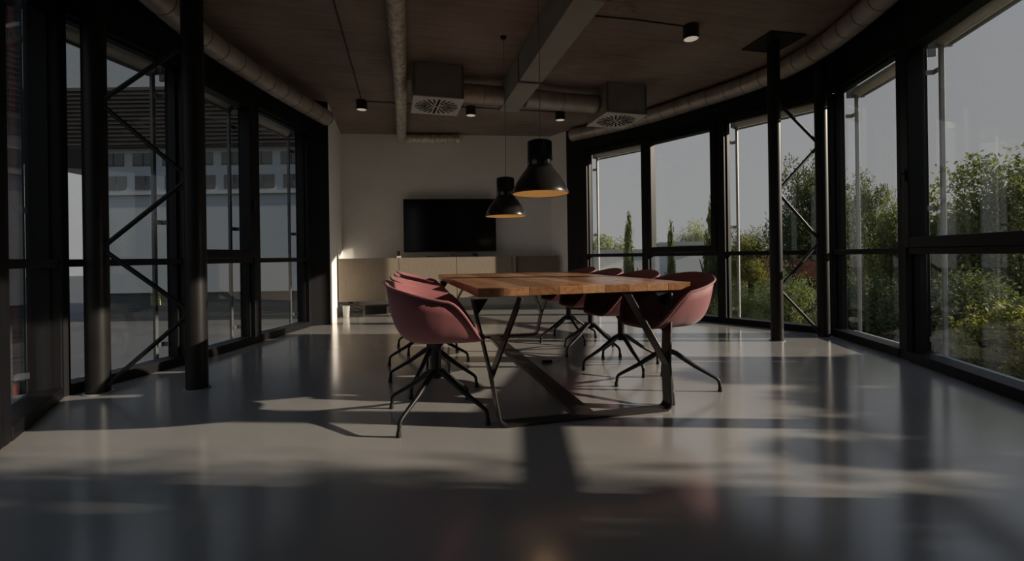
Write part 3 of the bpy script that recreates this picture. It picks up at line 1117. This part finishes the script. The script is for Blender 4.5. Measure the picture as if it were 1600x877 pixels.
# pen and thin cable on the floor below the table
e = empty('power_plug', (0.245, 3.92, 0), 0.2)
tag(e, 'small black plug with thin wire lying on the floor under the table', 'plug')
bm = new(); bx(bm, 0, 0.09, -0.014, 0.014, 0.0, 0.022)
obj('plug_body', bm, M_TVF, e, bevel=0.004)
bm = new(); tube(bm, [(0.09, 0, 0.01), (0.15, 0.01, 0.006), (0.2, -0.02, 0.05), (0.22, -0.03, 0.1)], 0.0025, 6)
obj('wire', bm, M_CORDG, e, smooth=True)

# ------------------------------------------------------------------ outdoors
M_LEAFA = leaf_mat('leaf_green', (0.075, 0.10, 0.045), (0.17, 0.20, 0.075))
M_LEAFD = leaf_mat('leaf_dark', (0.045, 0.06, 0.035), (0.10, 0.125, 0.06))
M_LEAFP = leaf_mat('leaf_hazed', (0.24, 0.27, 0.22), (0.34, 0.36, 0.28))  # distance haze mixed into the leaf colour
M_LEAFY = leaf_mat('leaf_yellowish', (0.13, 0.15, 0.05), (0.26, 0.26, 0.09))
M_BARK = mat('bark', (0.07, 0.055, 0.045), rough=0.9, var=0.3, vscale=20)

def foliage_mesh(name, seed, n, leaf, clumps, shape='round'):
    """leaves on a cloud of clumps inside a unit crown (radius 1, height 1 for columns)"""
    r = np.random.RandomState(seed)
    if shape == 'round':
        v = r.normal(size=(clumps, 3)); v /= np.linalg.norm(v, axis=1)[:, None]
        cc = v * (r.uniform(0.25, 0.85, size=(clumps, 1)))
        cr = r.uniform(0.16, 0.34, size=clumps)
    elif shape == 'box':
        cc = r.uniform(-0.95, 0.95, size=(clumps, 3))
        cr = r.uniform(0.08, 0.16, size=clumps)
    else:
        z = r.uniform(-1, 1, clumps)
        w = (1 - np.abs((z + 0.2) / 1.25) ** 2.2) * 0.6
        a = r.uniform(0, 2 * PI, clumps)
        cc = np.stack([np.cos(a) * w * 0.6, np.sin(a) * w * 0.6, z], 1)
        cr = r.uniform(0.12, 0.3, size=clumps)
    idx = r.randint(0, clumps, n)
    d = r.normal(size=(n, 3)); d /= np.linalg.norm(d, axis=1)[:, None]
    p = cc[idx] + d * (cr[idx] * r.uniform(0.45, 1.05, n))[:, None]
    t1 = r.normal(size=(n, 3)); t1 /= np.linalg.norm(t1, axis=1)[:, None]
    t2 = np.cross(t1, r.normal(size=(n, 3))); t2 /= np.linalg.norm(t2, axis=1)[:, None]
    s = leaf * r.uniform(0.6, 1.3, n)[:, None]
    a = p - t1 * s; b = p + t2 * s * 0.45; c = p + t1 * s; e_ = p - t2 * s * 0.45
    verts = np.stack([a, b, c, e_], 1).reshape(-1, 3)
    me = bpy.data.meshes.new(name)
    me.vertices.add(4 * n); me.loops.add(4 * n); me.polygons.add(n)
    me.vertices.foreach_set('co', verts.astype(np.float32).ravel())
    me.loops.foreach_set('vertex_index', np.arange(4 * n, dtype=np.int32))
    me.polygons.foreach_set('loop_start', np.arange(0, 4 * n, 4, dtype=np.int32))
    me.update()
    return me

FM = {'big': foliage_mesh('foliage', 1, 45000, 0.026, 130), 'loose': foliage_mesh('foliage', 2, 12000, 0.042, 60),
      'fine': foliage_mesh('foliage', 5, 26000, 0.026, 100), 'col': foliage_mesh('foliage', 3, 6000, 0.06, 60, 'col')}
def tree(name, label, cat, x, y, ztop, rx, rz_, kind, m, ground=-4.0, rot=0.0, group=None, ry=None):
    e = empty(name, (x, y, ground), rot)
    tag(e, label, cat, group)
    key = (kind, m.name)
    if key not in FM:
        me = FM[kind].copy(); me.materials.clear(); me.materials.append(m); FM[key] = me
    f = bpy.data.objects.new('foliage', FM[key]); COL.objects.link(f); f.parent = e
    f['kind'] = 'stuff'
    cz = ztop - rz_ - ground
    f.location = (0, 0, cz); f.scale = (rx, ry or rx, rz_)
    bm = new()
    tube(bm, [(0, 0, 0), (0.05, 0.03, cz * 0.5), (0, 0, cz), (0.03, 0, cz + rz_ * 0.6)], [0.16, 0.12, 0.08, 0.03], 8)
    for k in range(5):
        a = k * 1.257 + rot
        tube(bm, [(0, 0, cz - rz_ * 0.4 + 0.1 * k), (rx * 0.35 * math.cos(a), rx * 0.35 * math.sin(a), cz + 0.05 * k), (rx * .7 * math.cos(a), rx * .7 * math.sin(a), cz + rz_ * 0.35)], [0.06, 0.04, 0.015], 6)
    obj('trunk', bm, M_BARK, e, smooth=True)
    return e
def XY(px, Y):
    return (px - 800) / 711 * Y, Y
def ZH(px, py, Y):
    return H + (401 - 0.0145 * (px - 800) - py) / 711 * Y
def T(label, px, py, Y, r, rz_, kind, m, group=None, name='leafy_tree', cat='tree', rot=0.0, ry=None):
    x, y = XY(px, Y)
    return tree(name, label, cat, x, y, ZH(px, py, Y), r, rz_, kind, m, rot=rot, group=group, ry=ry)
T('big green tree filling the right edge window', 1565, 235, 9.5, 1.75, 2.3, 'big', M_LEAFA)
T('lower green bush beneath the big tree at the right edge', 1500, 420, 8.0, 1.5, 1.3, 'big', M_LEAFD, rot=1.0, name='leafy_bush', cat='bush')
T('yellow green bush low in the right edge window', 1590, 455, 6.6, 1.0, 1.0, 'loose', M_LEAFY, rot=2.0, name='leafy_bush', cat='bush')
T('tall dark tree seen through the right steel truss', 1268, 232, 12.0, 1.15, 2.2, 'fine', M_LEAFD)
T('dark tree behind the blind rail right of the truss', 1348, 262, 15.0, 1.0, 2.2, 'fine', M_LEAFD, rot=1.2)
T('small tree behind the mullion in the narrow right window', 1402, 290, 12.0, 0.75, 1.8, 'fine', M_LEAFA, rot=2.2)
T('low dark bush at the foot of the narrow right window', 1360, 430, 9.0, 1.2, 1.3, 'big', M_LEAFD, rot=3, name='leafy_bush', cat='bush')
T('round yellow green bush left of the right truss', 1172, 352, 15.0, 1.15, 1.2, 'fine', M_LEAFY, name='leafy_bush', cat='bush')
T('green bush low behind the front column of the right truss', 1232, 425, 8.4, 0.8, 0.9, 'fine', M_LEAFA, rot=.6, name='leafy_bush', cat='bush')
T('dark low bush left of the right truss behind the lower pane', 1160, 445, 11.0, 0.9, 0.9, 'fine', M_LEAFY, rot=.3, name='leafy_bush', cat='bush')
T('narrow column tree in the farthest right window', 983, 344, 16.0, 0.42, 2.6, 'col', M_LEAFA, name='columnar_tree')
T('narrow column tree left of centre in the opening window', 1048, 356, 16.0, 0.32, 2.4, 'col', M_LEAFA, name='columnar_tree', rot=1)
T('tall column tree at the right side of the opening window', 1111, 322, 15.0, 0.5, 2.7, 'col', M_LEAFA, name='columnar_tree', rot=2)
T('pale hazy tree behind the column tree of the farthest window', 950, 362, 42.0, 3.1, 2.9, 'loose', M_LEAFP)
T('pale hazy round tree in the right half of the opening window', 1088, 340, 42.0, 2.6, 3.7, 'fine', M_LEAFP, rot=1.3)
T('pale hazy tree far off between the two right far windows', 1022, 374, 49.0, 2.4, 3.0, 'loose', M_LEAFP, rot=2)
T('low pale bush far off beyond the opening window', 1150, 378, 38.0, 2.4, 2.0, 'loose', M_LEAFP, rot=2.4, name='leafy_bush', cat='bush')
# trees beside the building whose crowns break up the low sun on the near floor
tree('leafy_tree', 'tall green tree beside the building, near the facade outside the right edge', 'tree', 8.8, 0.0, 5.4, 1.6, 3.2, 'big', M_LEAFA, rot=.4)
tree('leafy_tree', 'second tall tree beside the building, farther behind the viewer outside', 'tree', 9.4, -2.9, 5.8, 1.7, 3.3, 'big', M_LEAFA, rot=1.7)
e = empty('shade_hedge', (8.5, 1.8, -4))  # unseen clipped greenery, added to keep low sun off the right floor
tag(e, 'unseen dark flat topped hedge outside, beyond the right edge of the windows', 'shade_hedge')
me = foliage_mesh('foliage', 9, 45000, 0.045, 300, 'box'); me.materials.append(M_LEAFD)
f = bpy.data.objects.new('foliage', me); COL.objects.link(f); f.parent = e; f['kind'] = 'stuff'
f.location = (0, 0, 4.58); f.scale = (0.8, 1.9, 1.55)
for k in range(5):
    bm = new(); tube(bm, [(0, -1.6 + 0.8 * k, 0), (0.05, -1.6 + 0.8 * k, 3.2), (0, -1.55 + 0.8 * k, 5.6)], [0.10, 0.08, 0.03], 8)
    obj('stem', bm, M_BARK, e, smooth=True)

bm = new(); bx(bm, -120, 120, -120, 160, -4.3, -4.0)
tag(obj('ground', bm, mat('rough_grass', (0.035, 0.05, 0.02), rough=0.95, color2=(0.07, 0.085, 0.035), vscale=0.5, spec=0.1)), kind='structure')
# terrace on the left side
bm = new(); bx(bm, -90, -3.4, -6, 90, -1.95, -1.70)
tag(obj('terrace_deck', bm, mat('terrace_paving', (0.07, 0.072, 0.072), rough=0.8, var=0.15, vscale=0.7)), kind='structure')

# white neighbouring building on the left
M_BW = mat('pale_render', (0.30, 0.33, 0.34), rough=0.85, var=0.03, vscale=0.5)
M_BD = mat('dark_plinth', (0.05, 0.055, 0.055), rough=0.8, var=0.1, vscale=0.5)
M_BWN = mat('dull_window', (0.055, 0.06, 0.06), rough=0.15, var=0.1, vscale=0.5)
M_REFL = mat('brown_ceiling_reflection', (0.045, 0.038, 0.034), rough=0.7, var=0.15, vscale=2)  # brown of the room's ceiling as mirrored in the left glass
YB = 20.0
e = empty('office_building', (-18.35, YB, -1.7))
tag(e, 'pale office building with two rows of small windows seen through the left windows', 'building')
bm = new(); bx(bm, 0, 12.4, 0, 8, 1.25, 7.6)
obj('facade', bm, M_BW, e)
bm = new(); bx(bm, -0.05, 12.45, 0.1, 8, 0.0, 1.25)
obj('plinth', bm, M_BD, e)
bm = new(); bx(bm, -0.1, 12.5, -0.12, 8, 5.55, 5.68)
obj('string_course', bm, M_BW, e)
bm = new(); bx(bm, -6, 13.7, -0.3, 8, 7.6, 10.2)  # dark band standing in for the ceiling's reflection in the panes
obj('reflection_storey', bm, M_REFL, e)
for k in range(14):
    bm = new(); bx(bm, -6, 13.7, -0.40, -0.30, 7.68 + k * 0.18, 7.74 + k * 0.18)  # slats drawn for the mirrored ceiling boards
    obj('louvre', bm, M_REFL, e)
bm = new(); bx(bm, -6.2, 14, -0.1, 8, 10.2, 14.5)
obj('roof_storey', bm, M_BW, e)
for r_, (z0, z1) in enumerate(((6.84, 7.40), (5.80, 6.39))):
    for k in range(9):
        x0 = 0.45 + k * 1.30 + (0.1 if r_ else 0)
        bm = new(); bx(bm, x0, x0 + 0.92, -0.02, 0.02, z0, z1)
        f = obj('window', bm, M_BWN, e)
        bm = new(); bx(bm, x0 + 0.44, x0 + 0.48, -0.035, -0.021, z0, z1); bx(bm, x0, x0 + 0.92, -0.035, -0.021, z0, z0 + 0.04)
        obj('window_bar', bm, M_BD, f)
# louvre door and yellow sign on the building base
bm = new(); bx(bm, 0, 0.42, 0, 0.04, 0, 0.55)
o = obj('yellow_vent_grille', bm, mat('faded_yellow', (0.32, 0.30, 0.05), rough=0.7, var=0.2, vscale=9), loc=(-15.95, YB + 0.055, -1.0))
tag(o, 'small yellow striped grille low on the pale building outside', 'grille')
for k in range(4):
    bm = new(); bx(bm, 0.0, 0.42, -0.03, 0.0, 0.04 + k * 0.13, 0.09 + k * 0.13)
    obj('slat', bm, M_BD, o)
# dark red and grey annex seen through the left edge window
e = empty('red_panel_annex', (-8.2, 4.2, -1.7), math.radians(62))
tag(e, 'dark annex with dull red panels and a louvre outside the left edge window', 'building')
bm = new(); bx(bm, -3.5, 2.65, 0.1, 2.0, 0, 8.0)
obj('wall', bm, mat('dark_cladding', (0.03, 0.035, 0.04), rough=0.7, var=0.1), e)
for k, c in enumerate([0, 1, 0, 2, 0, 1]):
    bm = new(); bx(bm, -3.4 + k * 1.0, -2.45 + k * 1.0, 0.02, 0.09, 0.1, 7.9)
    obj('panel', bm, [mat('slate_panel', (0.05, 0.065, 0.075), rough=0.6, var=0.1), mat('oxide_red_panel', (0.14, 0.03, 0.03), rough=0.6, var=0.1),
                      mat('charcoal_panel', (0.03, 0.03, 0.035), rough=0.6, var=0.1)][c], e)
for k in range(12):
    bm = new(); bx(bm, -0.35, 0.5, -0.03, 0.018, 0.9 + k * 0.13, 0.95 + k * 0.13)
    obj('louvre_blade', bm, M_BD, e)
# far white low buildings on the right
for i, (px0, px1, py, Y, lab) in enumerate([(922, 1003, 397, 29.0, 'low white far building behind the farthest right window'),
                                             (1056, 1124, 384, 29.0, 'low white far building behind the opening window')]):
    x0, _ = XY(px0, Y); x1_, _ = XY(px1, Y)
    zt = ZH(px0, py, Y)
    e = empty('far_building', (x0, Y, -4))
    tag(e, lab, 'building')
    bm = new(); bx(bm, 0, x1_ - x0, 0, 5, 0, zt + 4)
    obj('wall', bm, mat('far_white_wall', (0.55, 0.55, 0.55), rough=0.8, var=0.05), e)
    bm = new(); bx(bm, -0.2, x1_ - x0 + 0.2, -0.2, 5.2, zt + 4, zt + 4.25)
    obj('roof', bm, M_ALU, e)
    for k in range(4):
        bm = new(); bx(bm, 0.4 + k * 1.0, 0.95 + k * 1.0, -0.03, 0.02, 2.0, 2.9)
        obj('window', bm, M_BWN, e)
